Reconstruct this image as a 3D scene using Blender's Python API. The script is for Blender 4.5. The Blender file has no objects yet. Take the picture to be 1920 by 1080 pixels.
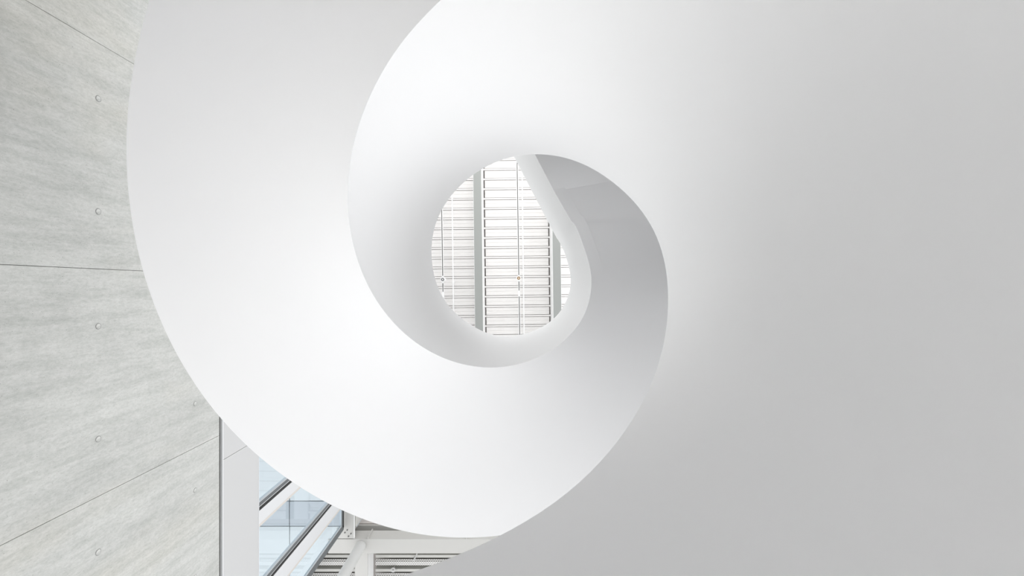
import bpy, bmesh, math, random
from mathutils import Vector, Matrix
random.seed(7)
sc = bpy.context.scene
PI = math.pi
# ---------------------------------------------------------------- camera, world, lights
FPX = 853.333                                    # 16 mm lens on a 36 mm sensor, in pixels of a 1920 wide frame
cd = bpy.data.cameras.new('camera'); cam = bpy.data.objects.new('camera', cd)
sc.collection.objects.link(cam); sc.camera = cam
cam.location = (0, 0, 0); cam.rotation_euler = (PI, 0, 0)      # looks straight up; picture right = +X, picture down = +Y
cd.lens = 16; cd.sensor_width = 36; cd.clip_start = .02; cd.clip_end = 200

w = bpy.data.worlds.new('world'); sc.world = w; w.use_nodes = True
bg = w.node_tree.nodes['Background']
bg.inputs[0].default_value = (.96, .975, 1, 1); bg.inputs[1].default_value = 1.22

def area(name, loc, target, sx, sy, power, col):
    ld = bpy.data.lights.new(name, 'AREA'); ld.shape = 'RECTANGLE'; ld.size = sx; ld.size_y = sy
    ld.energy = power; ld.color = col
    o = bpy.data.objects.new(name, ld); sc.collection.objects.link(o); o.location = loc
    o.rotation_euler = (Vector(target) - Vector(loc)).to_track_quat('-Z', 'Y').to_euler()
    return o
area('window_daylight', (-1.0, 11.0, 3.2), (0, 0, 1.6), 12, 6, 170, (1, .99, .97))        # tall glazed front of the hall
area('roof_fill', (0.0, -7.2, 11.0), (0, 2, 17), 10, 3, 170, (1, .97, .94))         # added fill with no known source, brightens the roof sheets
ld = bpy.data.lights.new('floor_fill', 'SPOT'); ld.energy = 9000; ld.spot_size = math.radians(42); ld.spot_blend = .6; ld.shadow_soft_size = .5; ld.color = (.99, .99, 1); ld.color = (.98, .985, 1)
floor_fill_o = bpy.data.objects.new('floor_fill', ld); sc.collection.objects.link(floor_fill_o); floor_fill_o.location = (1.8, 8.4, 11.6); floor_fill_o.rotation_euler = Vector((-1.1, -3.9, -12.9)).to_track_quat('-Z', 'Y').to_euler()   # added spot; its bounce off the floor beside the stair brightens the soffit
ld = bpy.data.lights.new('eye_fill', 'SPOT'); ld.energy = 92000; ld.spot_size = math.radians(3.9); ld.spot_blend = .15; ld.shadow_soft_size = .05; ld.color = (1, .985, .98)
lo_ = bpy.data.objects.new('eye_fill', ld); sc.collection.objects.link(lo_); lo_.location = (.233, -.345, 15.86); lo_.rotation_euler = Vector((-.238, .185, -17.2)).to_track_quat('-Z', 'Y').to_euler()   # fill added at the bronze-ringed ceiling spot, lifts the lower well by floor bounce
area('landing_fill', (-3.7, -3.6, 8.6), (.6, 0, 4.0), 2.5, 2.5, 90, (1, 1, 1))                 # added fill, aimed to brighten the balustrade near the landing
sc.view_settings.view_transform = 'Standard'; sc.view_settings.look = 'None'
sc.view_settings.gamma = 1; sc.view_settings.use_curve_mapping = False
sc.view_settings.exposure = 0.58

# ---------------------------------------------------------------- materials
def mat(name, col, rough=.5, spec=.4, metal=0, noise=0, nscale=20, bump=0, bscale=60):
    m = bpy.data.materials.new(name); m.use_nodes = True; nt = m.node_tree; N = nt.nodes; L = nt.links
    b = N['Principled BSDF']; b.inputs['Base Color'].default_value = (*col, 1)
    b.inputs['Roughness'].default_value = rough; b.inputs['Metallic'].default_value = metal
    b.inputs['Specular IOR Level'].default_value = spec
    if noise or bump:
        tc = N.new('ShaderNodeTexCoord')
    if noise:
        n = N.new('ShaderNodeTexNoise'); n.inputs['Scale'].default_value = nscale; n.inputs['Detail'].default_value = 5
        L.new(tc.outputs['Object'], n.inputs['Vector'])
        r = N.new('ShaderNodeValToRGB'); r.color_ramp.elements[0].position = .3; r.color_ramp.elements[1].position = .7
        r.color_ramp.elements[0].color = (*[c * (1 - noise) for c in col], 1)
        r.color_ramp.elements[1].color = (*[min(1, c * (1 + noise)) for c in col], 1)
        L.new(n.outputs['Fac'], r.inputs['Fac']); L.new(r.outputs['Color'], b.inputs['Base Color'])
    if bump:
        n2 = N.new('ShaderNodeTexNoise'); n2.inputs['Scale'].default_value = bscale; n2.inputs['Detail'].default_value = 4
        L.new(tc.outputs['Object'], n2.inputs['Vector'])
        bm_ = N.new('ShaderNodeBump'); bm_.inputs['Strength'].default_value = bump; bm_.inputs['Distance'].default_value = .01
        L.new(n2.outputs['Fac'], bm_.inputs['Height']); L.new(bm_.outputs['Normal'], b.inputs['Normal'])
    return m

def concrete_mat(name, tint):
    m = bpy.data.materials.new(name); m.use_nodes = True; nt = m.node_tree; N = nt.nodes; L = nt.links
    b = N['Principled BSDF']; b.inputs['Roughness'].default_value = .85; b.inputs['Specular IOR Level'].default_value = .2
    tc = N.new('ShaderNodeTexCoord')
    def noise(scale, detail, sc3, rough=.6):
        mp = N.new('ShaderNodeMapping'); mp.inputs['Scale'].default_value = sc3
        L.new(tc.outputs['Object'], mp.inputs['Vector'])
        n = N.new('ShaderNodeTexNoise'); n.inputs['Scale'].default_value = scale; n.inputs['Detail'].default_value = detail
        n.inputs['Roughness'].default_value = rough
        L.new(mp.outputs['Vector'], n.inputs['Vector']); return n.outputs['Fac']
    def ramp(fac, p0, c0, p1, c1):
        r = N.new('ShaderNodeValToRGB'); e = r.color_ramp.elements
        e[0].position = p0; e[0].color = (*c0, 1); e[1].position = p1; e[1].color = (*c1, 1)
        L.new(fac, r.inputs['Fac']); return r.outputs['Color']
    def mul(a, c, f=1):
        x = N.new('ShaderNodeMix'); x.data_type = 'RGBA'; x.blend_type = 'MULTIPLY'; x.inputs[0].default_value = f
        L.new(a, x.inputs[6]); L.new(c, x.inputs[7]); return x.outputs[2]
    base = ramp(noise(1.3, 7, (1, 1, .45), .65), .3, tuple(t * .90 for t in tint), .7, tuple(min(1, t * 1.07) for t in tint))
    streak = ramp(noise(3.0, 6, (1, 2.6, .32), .7), .38, (.88, .885, .88), .55, (1, 1, 1))        # pours and runs down the wall
    fine = ramp(noise(26, 7, (1, 1.3, .7), .85), .34, (.80, .80, .795), .58, (1.0, 1.0, 1.0))
    warm = ramp(noise(.7, 3, (1, 1, .5)), .5, (1, 1, 1), .75, (1.0, .975, .93))
    patch = ramp(noise(5.5, 5, (1, 1.2, .6), .7), .38, (.93, .935, .93), .6, (1, 1, 1))
    pores = ramp(noise(95, 2, (1, 1, .8), .5), .27, (.52, .52, .50), .33, (1, 1, 1))
    c = mul(mul(mul(mul(mul(base, streak), fine), warm), patch), pores)
    L.new(c, b.inputs['Base Color'])
    bp = N.new('ShaderNodeBump'); bp.inputs['Strength'].default_value = .22; bp.inputs['Distance'].default_value = .01
    L.new(fine, bp.inputs['Height']); L.new(bp.outputs['Normal'], b.inputs['Normal'])
    return m

def glass_mat(name, tint, gloss):
    m = bpy.data.materials.new(name); m.use_nodes = True; N = m.node_tree.nodes; L = m.node_tree.links
    N.clear(); out = N.new('ShaderNodeOutputMaterial')
    t = N.new('ShaderNodeBsdfTransparent'); t.inputs[0].default_value = (*tint, 1)
    g = N.new('ShaderNodeBsdfGlossy'); g.inputs['Roughness'].default_value = .02; g.inputs[0].default_value = (.9, .95, 1, 1)
    mx = N.new('ShaderNodeMixShader'); mx.inputs[0].default_value = gloss
    L.new(t.outputs[0], mx.inputs[1]); L.new(g.outputs[0], mx.inputs[2]); L.new(mx.outputs[0], out.inputs[0])
    return m

def perforated_mat(name):
    # staggered rows of small holes pressed through white sheet
    m = bpy.data.materials.new(name); m.use_nodes = True; nt = m.node_tree; N = nt.nodes; L = nt.links
    b = N['Principled BSDF']; b.inputs['Roughness'].default_value = .5
    tc = N.new('ShaderNodeTexCoord'); sp = N.new('ShaderNodeSeparateXYZ'); L.new(tc.outputs['Object'], sp.inputs[0])
    def mth(op, a, bb=None):
        n = N.new('ShaderNodeMath'); n.operation = op
        for i, v in enumerate((a, bb)):
            if v is None: continue
            if isinstance(v, (int, float)): n.inputs[i].default_value = v
            else: L.new(v, n.inputs[i])
        return n.outputs[0]
    py = mth('DIVIDE', sp.outputs['Y'], .036); row = mth('FLOOR', py)
    px = mth('ADD', mth('DIVIDE', sp.outputs['X'], .064), mth('MULTIPLY', row, .5))
    fx = mth('SUBTRACT', mth('FRACT', px), .5); fy = mth('SUBTRACT', mth('FRACT', py), .5)
    d = mth('ADD', mth('MULTIPLY', mth('MULTIPLY', fx, fx), 3.0), mth('MULTIPLY', fy, fy))
    k = mth('LESS_THAN', d, .13)
    mx = N.new('ShaderNodeMix'); mx.data_type = 'RGBA'; L.new(k, mx.inputs[0])
    mx.inputs[6].default_value = (.62, .61, .59, 1); mx.inputs[7].default_value = (.22, .215, .20, 1)
    L.new(mx.outputs[2], b.inputs['Base Color']); return m

M = dict(
    stair=mat('stair white paint', (.86, .86, .86), .42, .35, bump=.02, bscale=3),
    tread=mat('stair tread', (.55, .55, .54), .6),
    concrete=concrete_mat('cast concrete', (.54, .542, .52)),
    plug=mat('concrete plug', (.60, .61, .585), .85, .2, noise=.06, nscale=60),
    plugring=mat('plug joint', (.27, .27, .26), .9),
    groove=mat('joint shadow gap', (.10, .10, .095), .9),
    clad=mat('white cladding sheet', (.50, .50, .497), .45),
    lining=mat('white window lining', (.60, .605, .61), .45),
    beige=mat('pale beige trim', (.56, .525, .49), .5),
    gasket=mat('black gasket', (.012, .012, .012), .5),
    frame=mat('dark grey aluminium', (.13, .14, .145), .4, metal=.3),
    frame_light=mat('grey aluminium edge', (.42, .46, .49), .4, metal=.3),
    glass=glass_mat('clear bluish glass', (.94, .97, .985), .12),
    steel=mat('off white steel paint', (.47, .463, .44), .4, .4),
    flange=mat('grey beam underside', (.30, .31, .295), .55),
    deckwhite=mat('white roof sheet', (.79, .772, .755), .55),
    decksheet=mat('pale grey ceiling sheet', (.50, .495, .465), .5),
    perforated=perforated_mat('perforated white sheet'),
    backing=mat('roof backing', (.46, .43, .41), .9),
    slot=mat('dark track slot', (.10, .095, .09), .6),
    bronze=mat('bronze lens ring', (.30, .19, .09), .4, metal=.4),
    pewter=mat('grey lens ring', (.22, .22, .22), .4, metal=.4),
    columnwhite=mat('white column paint', (.52, .52, .505), .35),
    white=mat('white enamel', (.85, .85, .84), .4),
    bolt=mat('dark bolt head', (.10, .10, .095), .5),
    floor=mat('pale terrazzo floor', (.598, .596, .596), .5, noise=.05, nscale=30),
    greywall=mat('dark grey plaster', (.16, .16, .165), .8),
    plaster=mat('white plaster', (.78, .78, .77), .8),
    blueceil=mat('pale room ceiling', (.62, .65, .66), .7),
    bluebeam=mat('grey room ceiling strip', (.44, .47, .50), .7),
)

# ---------------------------------------------------------------- helpers
def link(o): sc.collection.objects.link(o); return o
def mesh_obj(name, bm, m, parent=None, smooth=False):
    me = bpy.data.meshes.new(name); bmesh.ops.recalc_face_normals(bm, faces=bm.faces); bm.to_mesh(me); bm.free()
    if smooth:
        for p in me.polygons: p.use_smooth = True
    if m: me.materials.append(m)
    o = bpy.data.objects.new(name, me); link(o)
    if parent: o.parent = parent
    return o
def add_box(bm, x0, x1, y0, y1, z0, z1):
    v = [bm.verts.new(p) for p in ((x0,y0,z0),(x1,y0,z0),(x1,y1,z0),(x0,y1,z0),(x0,y0,z1),(x1,y0,z1),(x1,y1,z1),(x0,y1,z1))]
    for f in ((0,3,2,1),(4,5,6,7),(0,1,5,4),(1,2,6,5),(2,3,7,6),(3,0,4,7)): bm.faces.new([v[i] for i in f])
def box(name, m, x0, x1, y0, y1, z0, z1, parent=None, bevel=0):
    bm = bmesh.new(); add_box(bm, x0, x1, y0, y1, z0, z1)
    if bevel: bmesh.ops.bevel(bm, geom=bm.edges[:], offset=bevel, segments=1, affect='EDGES')
    return mesh_obj(name, bm, m, parent)
def add_cyl(bm, p0, p1, r0, r1=None, n=20):
    r1 = r0 if r1 is None else r1
    p0 = Vector(p0); p1 = Vector(p1); d = (p1 - p0); q = d.to_track_quat('Z', 'Y')
    a = [bm.verts.new(p0 + q @ Vector((r0*math.cos(t*2*PI/n), r0*math.sin(t*2*PI/n), 0))) for t in range(n)]
    b = [bm.verts.new(p1 + q @ Vector((r1*math.cos(t*2*PI/n), r1*math.sin(t*2*PI/n), 0))) for t in range(n)]
    for i in range(n): bm.faces.new((a[i], a[(i+1)%n], b[(i+1)%n], b[i]))
    bm.faces.new(a[::-1]); bm.faces.new(b)
def cyl(name, m, p0, p1, r0, r1=None, n=20, parent=None):
    bm = bmesh.new(); add_cyl(bm, p0, p1, r0, r1, n); o = mesh_obj(name, bm, m, parent, True)
    md = o.modifiers.new('split', 'EDGE_SPLIT'); md.split_angle = math.radians(40); return o
def empty(name, loc=(0,0,0)):
    o = bpy.data.objects.new(name, None); o.location = loc; o.empty_display_size = .2; return link(o)
def tag(o, label=None, cat=None, group=None, kind=None):
    if label: o['label'] = label
    if cat: o['category'] = cat
    if group: o['group'] = group
    if kind: o['kind'] = kind
    return o
def sm(a, b, x):
    t = min(1, max(0, (x - a) / (b - a))); return t*t*(3 - 2*t)
def table(lo, hi, v):
    n = len(v)
    def f(x):
        t = (x - lo) / (hi - lo) * (n - 1)
        if t <= 0: return v[0]
        if t >= n - 1: return v[-1]
        i = int(t); u = t - i
        a, b, c, d = v[max(i-1, 0)], v[i], v[i+1], v[min(i+2, n-1)]
        return .5*((2*b) + (-a + c)*u + (2*a - 5*b + 4*c - d)*u*u + (-a + 3*b - 3*c + d)*u**3)
    return f

# ---------------------------------------------------------------- floor and far walls
FZ = -1.32
tag(box('floor', M['floor'], -4.4, 12, -9, 14, FZ - .2, FZ), 'pale terrazzo floor of the hall', kind='structure')

tag(box('wall_back', M['greywall'], -4.4, 12.0, -4.4, -4.2, FZ - .2, 3.69), 'plain dark grey back wall under the landing, added to dim the soffit', kind='structure')  # unseen wall, placed and darkened to cut light on the soffit
tag(box('wall_right', M['plaster'], 12, 12.2, -9, 14, FZ - .2, 3.7), 'plain white right wall of the hall, added to cut side light', kind='structure')  # out of view, added to hold back ambient light from this side

# ---------------------------------------------------------------- the spiral stair
CX, CY = -.0357*.62, -.2556*.62                  # axis of the helix
K = FPX * .62
def wb(p): t = p - 3; return .0034078 + .0009424*t - 3.25e-5*t*t
ZL, ZT = 3.70, 4.86                              # landing soffit, landing rail
def zC(p):
    if p > 7.32: return ZL
    if p > 6.3:                                   # eases off into the level landing
        t = (p - 6.3)/1.02; za = wb(6.3)*K*(1 + .06*sm(4.6, 6.4, 6.3)); m0 = .40*1.02; m1 = .15*1.02
        return (2*t**3 - 3*t*t + 1)*za + (t**3 - 2*t*t + t)*m0 + (-2*t**3 + 3*t*t)*ZL + (t**3 - t*t)*m1
    return max(FZ, wb(p)*K*(1 + .06*sm(4.6, 6.4, p)))
def zD(p): return min((wb(p) + .00318)*K*(1 - .06*sm(4.6, 6.4, p)), ZT)
rD = table(-1.85, 7.0, [0.6117, 0.6239, 0.6198, 0.6157, 0.624, 0.6174, 0.6241, 0.6237, 0.6159, 0.6125, 0.5984, 0.5959, 0.5895, 0.6095, 0.6159, 0.6322, 0.6284, 0.6059, 0.628])
rC = table(1.8, 7.0, [0.6269, 0.6303, 0.6294, 0.6265, 0.6238, 0.6194, 0.6123, 0.6056, 0.6114, 0.6244, 0.6183, 0.604, 0.6369])
rO = table(2.5, 4.7, [1.4866, 1.5053, 1.5233, 1.5398, 1.5508, 1.5662, 1.5696])
J = (.4555, -.573); LD = (-.4642, -.8857)        # where the inner wall leaves the circle and runs straight along the landing
def pos(p, r): return (CX + r*math.cos(p), CY - r*math.sin(p))
def inner(p, r):
    if p <= 6.9: return pos(p, r(p))
    t = (p - 7.0)*.75 + .77*max(0, p - 8)**2
    q = (J[0] + LD[0]*t, J[1] + LD[1]*t)
    return q
P0, P1, PE = -2.25, 7.32, 10.9
N1 = 260
ps = [P0 + (PE - P0)*i/(N1 - 1) for i in range(N1)]
inC = [inner(p, rC) for p in ps]; inD = [inner(p, rD) for p in ps]
# keep the lower edge on the upper edge's plan where the picture shows only one of them
for i, p in enumerate(ps):
    if p < 1.5: inC[i] = inD[i]
    elif p < 2.1:
        f = sm(1.5, 2.1, p); a, b = inD[i], pos(p, rC(p)); inC[i] = (a[0]*(1-f) + b[0]*f, a[1]*(1-f) + b[1]*f)
stair = empty('spiral_staircase', (CX, CY, FZ))
tag(stair, 'white spiral staircase with smooth soffit and tall curved balustrade round an open eye', 'staircase')
INV = Matrix.Translation((-CX, -CY, -FZ))
def offset(path, dist, side):
    out = []
    for i, q in enumerate(path):
        a = path[max(i-1, 0)]; b = path[min(i+1, len(path)-1)]
        tx, ty = b[0]-a[0], b[1]-a[1]; l = math.hypot(tx, ty) or 1
        out.append((q[0] + side*ty/l*dist*-1, q[1] + side*tx/l*dist))
    return out
def ribbon_wall(name, bot, top, zb, zt, thick, side, m, lift=.003):
    """a curved wall: face (bot, zb)-(top, zt), thickened to one side"""
    bm = bmesh.new(); ob = offset(bot, thick, side); ot = offset(top, thick, side)
    R = []
    for i in range(len(bot)):
        # faces subdivided up the height so smooth shading stays clean
        h = 4
        f = [bm.verts.new((bot[i][0] + (top[i][0]-bot[i][0])*k/h, bot[i][1] + (top[i][1]-bot[i][1])*k/h, zb[i] + (zt[i]-zb[i])*k/h)) for k in range(h+1)]
        g = [bm.verts.new((ot[i][0], ot[i][1], zt[i])), bm.verts.new((ob[i][0], ob[i][1], zb[i] + lift))]
        R.append(f + g)
    n = len(R[0])
    for i in range(len(R)-1):
        for k in range(n): bm.faces.new((R[i][k], R[i+1][k], R[i+1][(k+1)%n], R[i][(k+1)%n]))
    bm.faces.new(R[0][::-1]); bm.faces.new(R[-1])
    bm.transform(INV)
    o = mesh_obj(name, bm, m, stair, True)
    e = o.modifiers.new('split', 'EDGE_SPLIT'); e.split_angle = math.radians(35)
    return o
# side: thickness grows away from the eye
ribbon_wall('inner_balustrade', inC, inD, [zC(p) for p in ps], [zD(p) for p in ps], .09, +1, M['stair'])

# soffit of the flight, from the eye to the outer edge, with the stepped treads on its back
def po(p): return p - .5*sm(6.0, P1, p)
NS = 300
qs = [P0 + (P1 - P0)*i/(NS-1) for i in range(NS)]
def inC_at(p):
    t = (p - P0)/(PE - P0)*(N1-1); i = min(int(t), N1-2); u = t - i
    return (inC[i][0]*(1-u) + inC[i+1][0]*u, inC[i][1]*(1-u) + inC[i+1][1]*u)
CR = ((.343, -.78), (1.36, -.95))                # crease where the flight meets the landing
obC = offset(inC, .003, +1)
def on_path(path, p):
    t = (p - P0)/(PE - P0)*(N1-1); i = min(int(t), N1-2); u = t - i
    return (path[i][0]*(1-u) + path[i+1][0]*u, path[i][1]*(1-u) + path[i+1][1]*u)
def outer(p):
    a = pos(po(p), rO(po(p)))
    return a
bm = bmesh.new(); rows = []
def shrink(a, b, d0, d1):
    l = math.hypot(b[0]-a[0], b[1]-a[1]); ux, uy = (b[0]-a[0])/l, (b[1]-a[1])/l
    return (a[0]+ux*d0, a[1]+uy*d0), (b[0]-ux*d1, b[1]-uy*d1)
for p in qs:
    a = on_path(obC, p); b = outer(p)
    z = zC(p)
    step = .165
    zt = FZ + math.ceil((z + .22 - FZ)/step)*step
    row = [bm.verts.new((a[0]+(b[0]-a[0])*k/8, a[1]+(b[1]-a[1])*k/8, z)) for k in range(9)]
    row += [bm.verts.new((b[0], b[1], zt)), bm.verts.new((a[0], a[1], zt))]
    rows.append(row)
n = len(rows[0])
for i in range(len(rows)-1):
    for k in range(n): bm.faces.new((rows[i][k], rows[i+1][k], rows[i+1][(k+1)%n], rows[i][(k+1)%n]))
bm.faces.new(rows[0][::-1]); bm.faces.new(rows[-1]); bm.transform(INV)
o = mesh_obj('flight', bm, M['stair'], stair, True)
e = o.modifiers.new('split', 'EDGE_SPLIT'); e.split_angle = math.radians(35)
# outer balustrade follows the outer edge
outp = [outer(p) for p in qs]
ribbon_wall('outer_balustrade', outp, outp, [zC(p) + .12 for p in qs], [zD(p) for p in qs], .05, -1, M['stair'])
# landing slab beyond the crease
def line_pt(t): return (J[0] + LD[0]*t, J[1] + LD[1]*t)
a0 = inC_at(P1); b0 = outer(P1)
bm = bmesh.new()
e1 = line_pt(9.4)
poly = [on_path(obC, P1), b0, (11.95, b0[1] - .1), (11.95, -8.95), (e1[0] + .1, -8.95)]
lo = [bm.verts.new((x, y, ZL)) for x, y in poly]; hi = [bm.verts.new((x, y, ZL + .32)) for x, y in poly]
bm.faces.new(lo); bm.faces.new(hi[::-1])
for i in range(len(poly)): bm.faces.new((lo[i], lo[(i+1)%len(poly)], hi[(i+1)%len(poly)], hi[i]))
bm.transform(INV); mesh_obj('landing', bm, M['stair'], stair)

# ---------------------------------------------------------------- concrete wall, white cladding and window front (one vertical plane)
WX = -4.4
wall = tag(empty('wall_left', (WX, 0, FZ)), 'tall fair-faced concrete wall left of the stair, white sheet cladding above it', kind='structure')
def wbox(name, m, x0, x1, y0, y1, z0, z1, parent=wall, bevel=0):
    return box(name, m, x0 - WX, x1 - WX, y0, y1, z0 - FZ, z1 - FZ, parent, bevel)
YE = 6.32
wbox('wall_core', M['groove'], WX - .40, WX - .028, -9.8, YE, FZ, 7.9)
joints = [-9.84, -7.43, -5.02, -2.606, -.203, 2.217, 4.62, YE + .006]
lifts = [FZ, 2.62, 6.845]
plug_rows = {0: [.40, 1.88], 1: [3.36, 4.84, 6.32]}
def plug_me():
    bm = bmesh.new(); n = 20; r = .027
    rings = []
    for rr, x in ((r + .0065, .0008), (r + .0005, .0008), (r, .0025), (r*.6, .003)):
        rings.append([bm.verts.new((x, rr*math.cos(k*2*PI/n), rr*math.sin(k*2*PI/n))) for k in range(n)])
    for q, (a, b) in enumerate(zip(rings, rings[1:])):
        for k in range(n): bm.faces.new((a[k], a[(k+1)%n], b[(k+1)%n], b[k])).material_index = 1 if q == 0 else 0
    bm.faces.new(rings[-1])
    me = bpy.data.meshes.new('tie_hole_plug'); bmesh.ops.recalc_face_normals(bm, faces=bm.faces); bm.to_mesh(me); bm.free()
    me.materials.append(M['concrete']); me.materials.append(M['plugring']); return me
PLUG = plug_me()
for j in range(len(joints)-1):
    for l in range(2):
        bm = bmesh.new(); g = .0035
        g = .0022; y0, y1, z0, z1 = joints[j] + g, joints[j+1] - g, lifts[l] + g, lifts[l+1] - g
        add_box(bm, -.03, 0, y0, y1, z0, z1)
        bmesh.ops.bevel(bm, geom=[e for e in bm.edges if all(abs(v.co.x) < 1e-6 for v in e.verts)], offset=.003, segments=1, affect='EDGES')
        pan = mesh_obj('concrete_panel', bm, M['concrete'], wall)
        pan.location = (random.uniform(-.001, .001), 0, -FZ)
        for zz in plug_rows[l]:
            for yy in (joints[j+1] - .61, joints[j+1] - 1.81) if j < 6 else (5.22,):
                if yy < y0: continue
                po_ = bpy.data.objects.new('tie_hole', PLUG); link(po_); po_.parent = pan; po_.location = (.0012, yy, zz)
# slim drip edge, shadow gap and cladding sheets
wbox('edge_trim', M['lining'], WX - .03, WX + .006, -9.8, YE, 6.905, 6.935)
cj = [-9.8, -7.9, -5.27, -2.64, -.01, 2.62, 5.25, YE]
for a, b in zip(cj, cj[1:]):
    wbox('cladding_sheet', M['clad'], WX - .03, WX, a + .003, b - .003, 6.943, 7.895, bevel=.002)
wbox('window_sill', M['lining'], WX - .20, WX + .004, -9.8, YE, 7.895, 7.915)

# window front
win = tag(empty('window_1', (WX, 0, 7.9)), 'blue tinted strip window with dark frames above the white cladding', kind='structure')
def vbox(name, m, x0, x1, y0, y1, z0, z1, parent=win):
    return box(name, m, x0 - WX, x1 - WX, y0, y1, z0 - 7.9, z1 - 7.9, parent)
ZG = 11.93
muls = [-4.78, -3.34, -1.9, -.46, .98, 2.42, 3.862, 5.29]
prev = -6.2
for k, m_ in enumerate(muls):
    wd = .32 if k == len(muls)-1 else .23
    p_ = vbox('glass_pane', M['glass'], WX - .045, WX - .035, prev, m_ - .14, 7.92, ZG - .16)
    vbox('glazing_frame', M['frame_light'], WX - .05, WX - .012, m_ - .155, m_ - .125, 7.915, ZG - .10)
    vbox('glazing_frame', M['lining'], WX - .05, WX - .014, m_ - .125, m_ - .112, 7.915, ZG - .10)
    vbox('glazing_frame', M['frame'], WX - .05, WX - .008, m_ - .112, m_ - .05, 7.915, ZG - .10)
    vbox('glazing_frame', M['lining'], WX - .05, WX - .010, m_ - .05, m_ - .035, 7.915, ZG - .10)
    vbox('gasket', M['gasket'], WX - .05, WX - .006, m_ - .035, m_ + .022, 7.915, ZG - .02)
    vbox('mullion', M['lining'], WX - .06, WX, m_ + .022, m_ + .022 + wd, 7.915, ZG - .02)
    vbox('mullion_trim', M['beige'], WX - .06, WX - .004, m_ + .022 + wd, m_ + .075 + wd, 7.915, ZG - .16)
    prev = m_ + .075 + wd
vbox('glass_pane', M['glass'], WX - .045, WX - .035, prev, 6.15, 7.92, ZG - .16)
vbox('glazing_frame', M['frame_light'], WX - .05, WX - .012, 6.150, 6.172, 7.915, ZG - .14)
vbox('glazing_frame', M['lining'], WX - .05, WX - .014, 6.172, 6.190, 7.915, ZG - .14)
vbox('glazing_frame', M['frame'], WX - .05, WX - .004, 6.190, 6.325, 7.915, ZG - .02)
vbox('head_frame', M['frame_light'], WX - .05, WX - .012, -6.2, 6.15, ZG - .165, ZG - .14)
vbox('head_frame', M['frame'], WX - .05, WX - .008, -6.2, 6.22, ZG - .14, ZG - .075)
vbox('gasket', M['gasket'], WX - .05, WX - .004, -6.2, 6.27, ZG - .075, ZG)

# the room behind the window
tag(box('wall_room', M['plaster'], -9.2, -9.0, -6.2, 6.3, 7.6, 10.0), 'plain white wall of the room behind the window', kind='structure')
rc = tag(empty('ceiling', (-6.6, 3, 12.02)), 'pale panelled ceiling of the room behind the blue tinted window', kind='structure')
for (xa, xb) in ((-9.2, -5.886), (-5.862, WX - .06)):
    for (ya, yb, mm) in ((-6.2, -2.0, 'blueceil'), (-1.98, 1.8, 'blueceil'), (1.82, 5.615, 'blueceil'), (5.635, 6.28, 'bluebeam')):
        box('ceiling_panel', M[mm], xa + 6.6, xb + 6.6, ya - 3, yb - 3, 0 if mm == 'blueceil' else -.01, .05, rc)
box('ceiling_panel', M['blueceil'], -9.2 + 6.6, -7.0 + 6.6, 6.305 - 3, 9.5 - 3, 0, .05, rc)
for quad in (((-6.98, 6.305), (-5.886, 6.305), (-5.886, 8.13), (-6.98, 9.5)), ((-5.862, 6.305), (-4.46, 6.305), (-4.46, 6.37), (-5.862, 8.10))):   # mitred edge of the room ceiling
    bm = bmesh.new(); lo = [bm.verts.new((x + 6.6, y - 3, 0)) for x, y in quad]; hi = [bm.verts.new((x + 6.6, y - 3, .05)) for x, y in quad]
    bm.faces.new(lo); bm.faces.new(hi)
    for k in range(4): bm.faces.new((lo[k], lo[(k+1)%4], hi[(k+1)%4], hi[k]))
    mesh_obj('ceiling_panel', bm, M['blueceil'], rc)
box('ceiling_backing', M['slot'], -2.6, 2.14, -9.2, 3.35, .055, .10, rc)

# ---------------------------------------------------------------- steelwork at the head of the window
def off(px, py, z): return ((px - 960)*z/FPX, (py - 540)*z/FPX)
eb = tag(empty('edge_beam', (-4.31, 6.6, 12.0)), 'white steel beam with a bolted end running along the window head', 'beam')
def ebox(name, m, x0, x1, y0, y1, z0, z1): return box(name, m, x0 + 4.31, x1 + 4.31, y0 - 6.6, y1 - 6.6, z0 - 12.0, z1 - 12.0, eb)
ebox('flange', M['steel'], -4.43, -4.165, -6.2, 6.60, 12.0, 12.03)
ebox('web', M['steel'], -4.32, -4.28, -6.2, 6.58, 12.03, 12.55)
ebox('end_plate', M['steel'], -4.62, -4.43, 6.33, 6.60, 12.0, 12.03)
ebox('flange_lip', M['white'], -4.165, -4.155, -6.2, 6.60, 11.99, 12.04)
for px, py in ((651, 993.8), (646.6, 998.7), (657.9, 1000.7), (653.3, 1005.7)):
    x, y = off(px, py, 11.99)
    bm = bmesh.new(); add_cyl(bm, (x + 4.31, y - 6.6, -.022), (x + 4.31, y - 6.6, .0), .017, n=6); mesh_obj('bolt', bm, M['bolt'], eb)
# upstand panels above the beam
up = tag(empty('upstand_panel', (-4.14, 3, 12.04)), 'white upstand panel standing on the beam at the window head', 'panel')
box('sheet', M['steel'], 0, .03, -9, 3.30, 0, 1.5, up); box('joint_strip', M['frame_light'], .028, .034, 3.30, 3.325, 0, 1.5, up)

cb = tag(empty('cross_beam', (0, 6.8, 12.0)), 'broad white cross beam under the lower roof, carried by the round column', 'beam')
box('bottom_flange', M['steel'], -4.85, 3.2, -.175, .20, 0, .03, cb, .004)
box('web', M['steel'], -4.85, 3.2, -.02, .02, .03, .66, cb)
box('side_plate', M['steel'], -4.85, 3.2, -.17, -.14, .03, .44, cb)
box('top_flange', M['steel'], -4.85, 3.2, -.20, .20, .66, .70, cb)
for xx in (-3.80, -1.2, 1.4):
    box('stiffener', M['steel'], xx - .012, xx + .012, -.24, -.17, .0, .40, cb)

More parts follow.
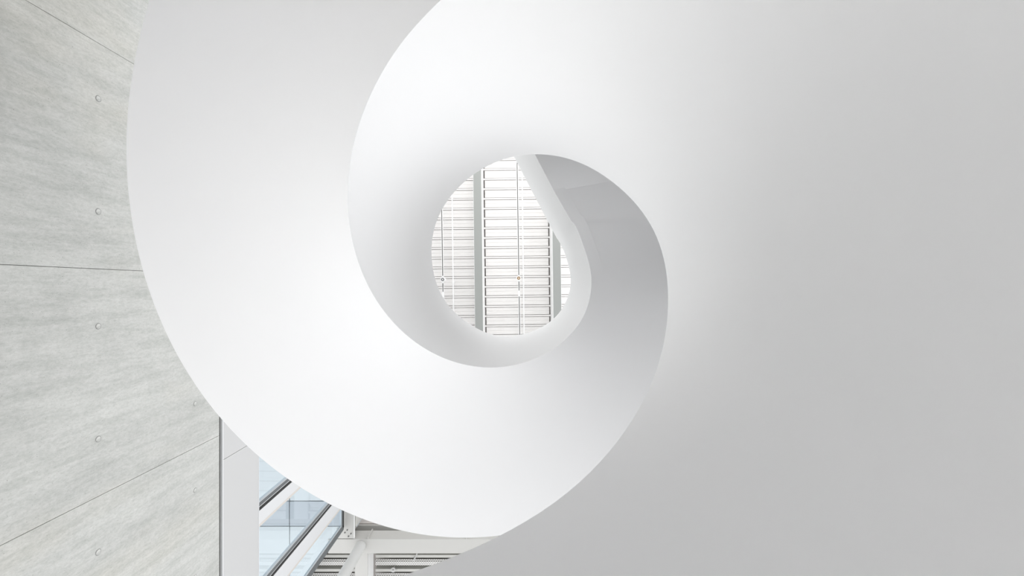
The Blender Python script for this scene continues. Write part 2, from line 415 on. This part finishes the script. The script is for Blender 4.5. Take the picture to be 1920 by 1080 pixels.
col = tag(empty('round_column', (-3.985, 6.80, FZ)), 'round white steel column rising past the window corner to the cross beam', 'column')
cyl('shaft', M['columnwhite'], (0, 0, 0), (0, 0, 12.0 - FZ - .02), .135, n=40, parent=col)
cyl('cap_ring', M['columnwhite'], (0, 0, 12.0 - FZ - .02), (0, 0, 12.0 - FZ), .137, n=40, parent=col)
cyl('base_plate', M['white'], (0, 0, 0), (0, 0, .02), .22, n=32, parent=col)

tb = tag(empty('trimmer_beam', (-3.98, 7.0, 12.05)), 'white roof beam running outward from the cross beam beside the round column', 'beam')
box('bottom_flange', M['steel'], -.18, .16, 0.01, 3.2, 0, .03, tb, .003)
box('side_plate', M['white'], .13, .16, 0.01, 3.2, .03, .50, tb)

# lower roof: folded ceiling sheets
lr = tag(empty('ceiling', (0, 7.0, 12.7)), 'folded white ceiling sheets of the lower roof below the cross beam', kind='structure')
LP = .392
def fold(prof, x0, x1):
    """prof: list of (y, z) bottom outline; extruded along x with thickness"""
    bm = bmesh.new(); t = .02
    A = [[bm.verts.new((x, y, z)) for y, z in prof] + [bm.verts.new((x, y, z + t)) for y, z in reversed(prof)] for x in (x0, x1)]
    n = len(A[0])
    for i in range(n): bm.faces.new((A[0][i], A[1][i], A[1][(i+1)%n], A[0][(i+1)%n]))
    bm.faces.new(A[0][::-1]); bm.faces.new(A[1]); return bm
segs = [(-7.5, -4.17), (-3.81, -.4), (-.38, 3.2)]
for a, b in segs:
    for k in range(8):
        y = .355 + k*LP
        o = mesh_obj('ceiling_sheet', fold([(y, .0), (y + .004, .24), (y + .088, .24), (y + .095, 0), (y + .170, 0), (y + .173, .16), (y + .225, .16)], a, b), M['decksheet'], lr)
        o2 = mesh_obj('perforated_strip', fold([(y + .228, .02), (y + .275, .02), (y + .276, 0), (y + .385, .0)], a, b), M['perforated'], lr)
box('roof_slab', M['backing'], -7.5, 3.2, -.3, 3.6, .26, .5, lr)
sp = tag(empty('sprinkler', (off(737, 1069, 12.62)[0], off(737, 1069, 12.62)[1], 12.62)), 'small round white sprinkler under the lower roof, near the bottom edge', 'sprinkler')
cyl('rose', M['columnwhite'], (0, 0, 0), (0, 0, .03), .066, .06, 24, sp); cyl('nozzle', M['columnwhite'], (0, 0, -.05), (0, 0, 0), .022, .035, 16, sp)
cyl('stem', M['white'], (0, 0, .03), (.0, .0, .16), .018, n=12, parent=sp)
hg = tag(empty('hanger_rod', (off(779, 1043, 12.6)[0], off(779, 1043, 12.6)[1], 12.6)), 'thin white hanger rod fixed under the cross beam of the lower roof', 'rod')
cyl('rod', M['columnwhite'], (.05, -.09, -.02), (-.035, .09, -.02), .016, n=12, parent=hg); cyl('rod_end', M['columnwhite'], (-.035, .09, -.04), (-.035, .09, .09), .024, n=12, parent=hg)

# ---------------------------------------------------------------- main roof high above the eye (turned a little against the hall)
ROT = -.0125; ZB, ZR = 16.0, 17.1
top = tag(empty('ceiling', (0, 0, ZR)), 'bright white ribbed metal roof sheeting high above the stair', kind='structure'); top.rotation_euler.z = ROT
def ux(px, z): return (px - 960)*z/FPX
wB = 16*ZB/FPX
bx = [(ux(889.5 - 147, ZB), False), (ux(889.5, ZB), True), (ux(1036.5, ZB), True), (ux(1183.5, ZB), False)]
PER = 18.35*ZR/FPX
# one folded roof sheet per rib and bay: narrow white rib, deep side joints, wide shallow-fluted pan
def sheet_mesh(L, name):
    prof = [(0, .0), (.056, .0), (.057, .075), (.072, .078), (.074, .030), (.195, .034), (.203, .046), (.243, .046), (.251, .034), (PER - .018, .032), (PER - .016, .078), (PER - .001, .075)]
    bm = bmesh.new(); t = .015
    A = []
    for x in (0, L):
        A.append([bm.verts.new((x, y, z)) for y, z in prof] + [bm.verts.new((x, y, z + t)) for y, z in reversed(prof)])
    n = len(A[0])
    for i in range(n): bm.faces.new((A[0][i], A[1][i], A[1][(i+1)%n], A[0][(i+1)%n]))
    bm.faces.new(A[0][::-1]); bm.faces.new(A[1]); bmesh.ops.recalc_face_normals(bm, faces=bm.faces)
    me = bpy.data.meshes.new(name); bm.to_mesh(me); bm.free(); me.materials.append(M['deckwhite']); return me
bays = []
xs = [ux(889.5 - 147*2, ZB)] + [b[0] for b in bx]
for i in range(len(xs)-1): bays.append((xs[i] + wB, xs[i+1]))
GAP = .045
yref = (517.5 - 540)*ZR/FPX
for (a, b) in bays:
    me = sheet_mesh(b - a - 2*GAP, 'roof_sheet')
    rib = None
    for k in range(-15, 32):
        o = bpy.data.objects.new('roof_sheet', me); link(o); o.parent = top
        o.location = (a + GAP, yref + k*PER, 0)
# ribs run on over the shadow gap up to the beams
for (a, b) in bays:
    for x in (a, b - GAP):
        bm = bmesh.new()
        for k in range(-15, 32): add_box(bm, x, x + GAP, yref + k*PER, yref + k*PER + .06, 0, .04)
        tag(mesh_obj('rib_end', bm, M['deckwhite'], top), kind='stuff')
box('roof_backing', M['backing'], -9, 9, -9, 11, .16, .4, top)
for side, (a, b) in enumerate(((-9, xs[0] + wB), (bx[-1][0] + wB, 9))):
    box('plain_sheet', M['deckwhite'], a, b, -9, 11, .03, .06, top)
lab = ['grey-bottomed white roof beam far above, left of centre in the round opening', 'grey-bottomed white roof beam far above, right side of the round opening']
kk = 0
for x, seen in bx:
    if not seen: continue
    b = tag(empty('roof_beam', (0, 0, ZB)), lab[kk], 'beam', 'main roof beams'); kk += 1; b.rotation_euler.z = ROT
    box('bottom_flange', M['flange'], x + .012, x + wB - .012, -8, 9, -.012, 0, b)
    box('beam_body', M['white'], x, x + wB, -8, 9, 0, ZR - ZB + .1, b)
# third beam, seen only past the window corner
x3 = off(686, 980, 15.9)[0]
b = tag(empty('roof_beam', (x3, 8.0, 15.9)), 'short stretch of white roof beam glimpsed above the cross beam beside the window corner', 'beam')
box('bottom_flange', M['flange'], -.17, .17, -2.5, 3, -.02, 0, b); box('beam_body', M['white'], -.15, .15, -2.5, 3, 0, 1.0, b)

# light tracks with spots, and slim conduits
def track(px0, parts, label, lens, spot, z=16.45):
    x = ux(px0, z); t = tag(empty('lighting_track', (0, 0, z)), label, 'track'); t.rotation_euler.z = ROT*1.25
    box('track_body', M['white'], x - .035, x + .035, -6.5, 8, 0, .05, t)
    for yy in (-5.5, -2.6, 1.0, 4.5): cyl('hanger', M['white'], (x, yy, .04), (x, yy, ZR - z + .09), .012, n=8, parent=t)
    for a, b in parts: box('slot', M['slot'], x - .014, x + .014, (a - 540)*z/FPX, (b - 540)*z/FPX, -.006, 0, t)
    sx, sy = (spot[0] - 960)*15.9/FPX, (spot[1] - 540)*15.9/FPX
    s = tag(empty('spotlight', (sx, sy, 15.9)), 'small round ceiling spot with a %s lens ring %s' % (('bronze', 'in the middle roof bay') if lens == 'bronze' else ('grey', 'at the left rim of the opening')), 'spotlight')
    cyl('housing', M['white'], (0, 0, 0), (0, 0, .55), .085, .05, 24, s)
    cyl('lens_ring', M['bronze' if lens == 'bronze' else 'pewter'], (0, 0, -.012), (0, 0, .0), .058, n=20, parent=s)
    cyl('lens', M['white'], (0, 0, -.016), (0, 0, -.012), .018, n=12, parent=s)
track(973.2, [(180, 516), (528, 545), (556, 760)], 'slim white lighting track with a dark slot crossing the middle roof bay', 'bronze', (972.5, 521.5))
track(830.5, [(180, 515), (529, 545), (556, 562), (575, 760)], 'slim white lighting track with a dark slot at the left rim of the opening', 'pewter', (830, 524))
for px, lb in ((981.5, 'thin white conduit beside the slotted track in the middle roof bay'), (849.8, 'thin white conduit in the left roof bay beside the grey roof beam')):
    z = 16.6; x = ux(px, z); t = tag(empty('conduit', (0, 0, z)), lb, 'pipe'); t.rotation_euler.z = ROT
    cyl('pipe', M['white'], (x, -6.5, 0), (x, 8, 0), .022, n=14, parent=t)
    for yy in (-9.0, -4.6, -.25, 4.1):
        if yy < -6: continue
        box('clip', M['white'], x - .04, x + .04, yy - .02, yy + .02, -.0, .05, t); cyl('hanger', M['white'], (x, yy, .02), (x, yy, ZR - z + .09), .012, n=8, parent=t)
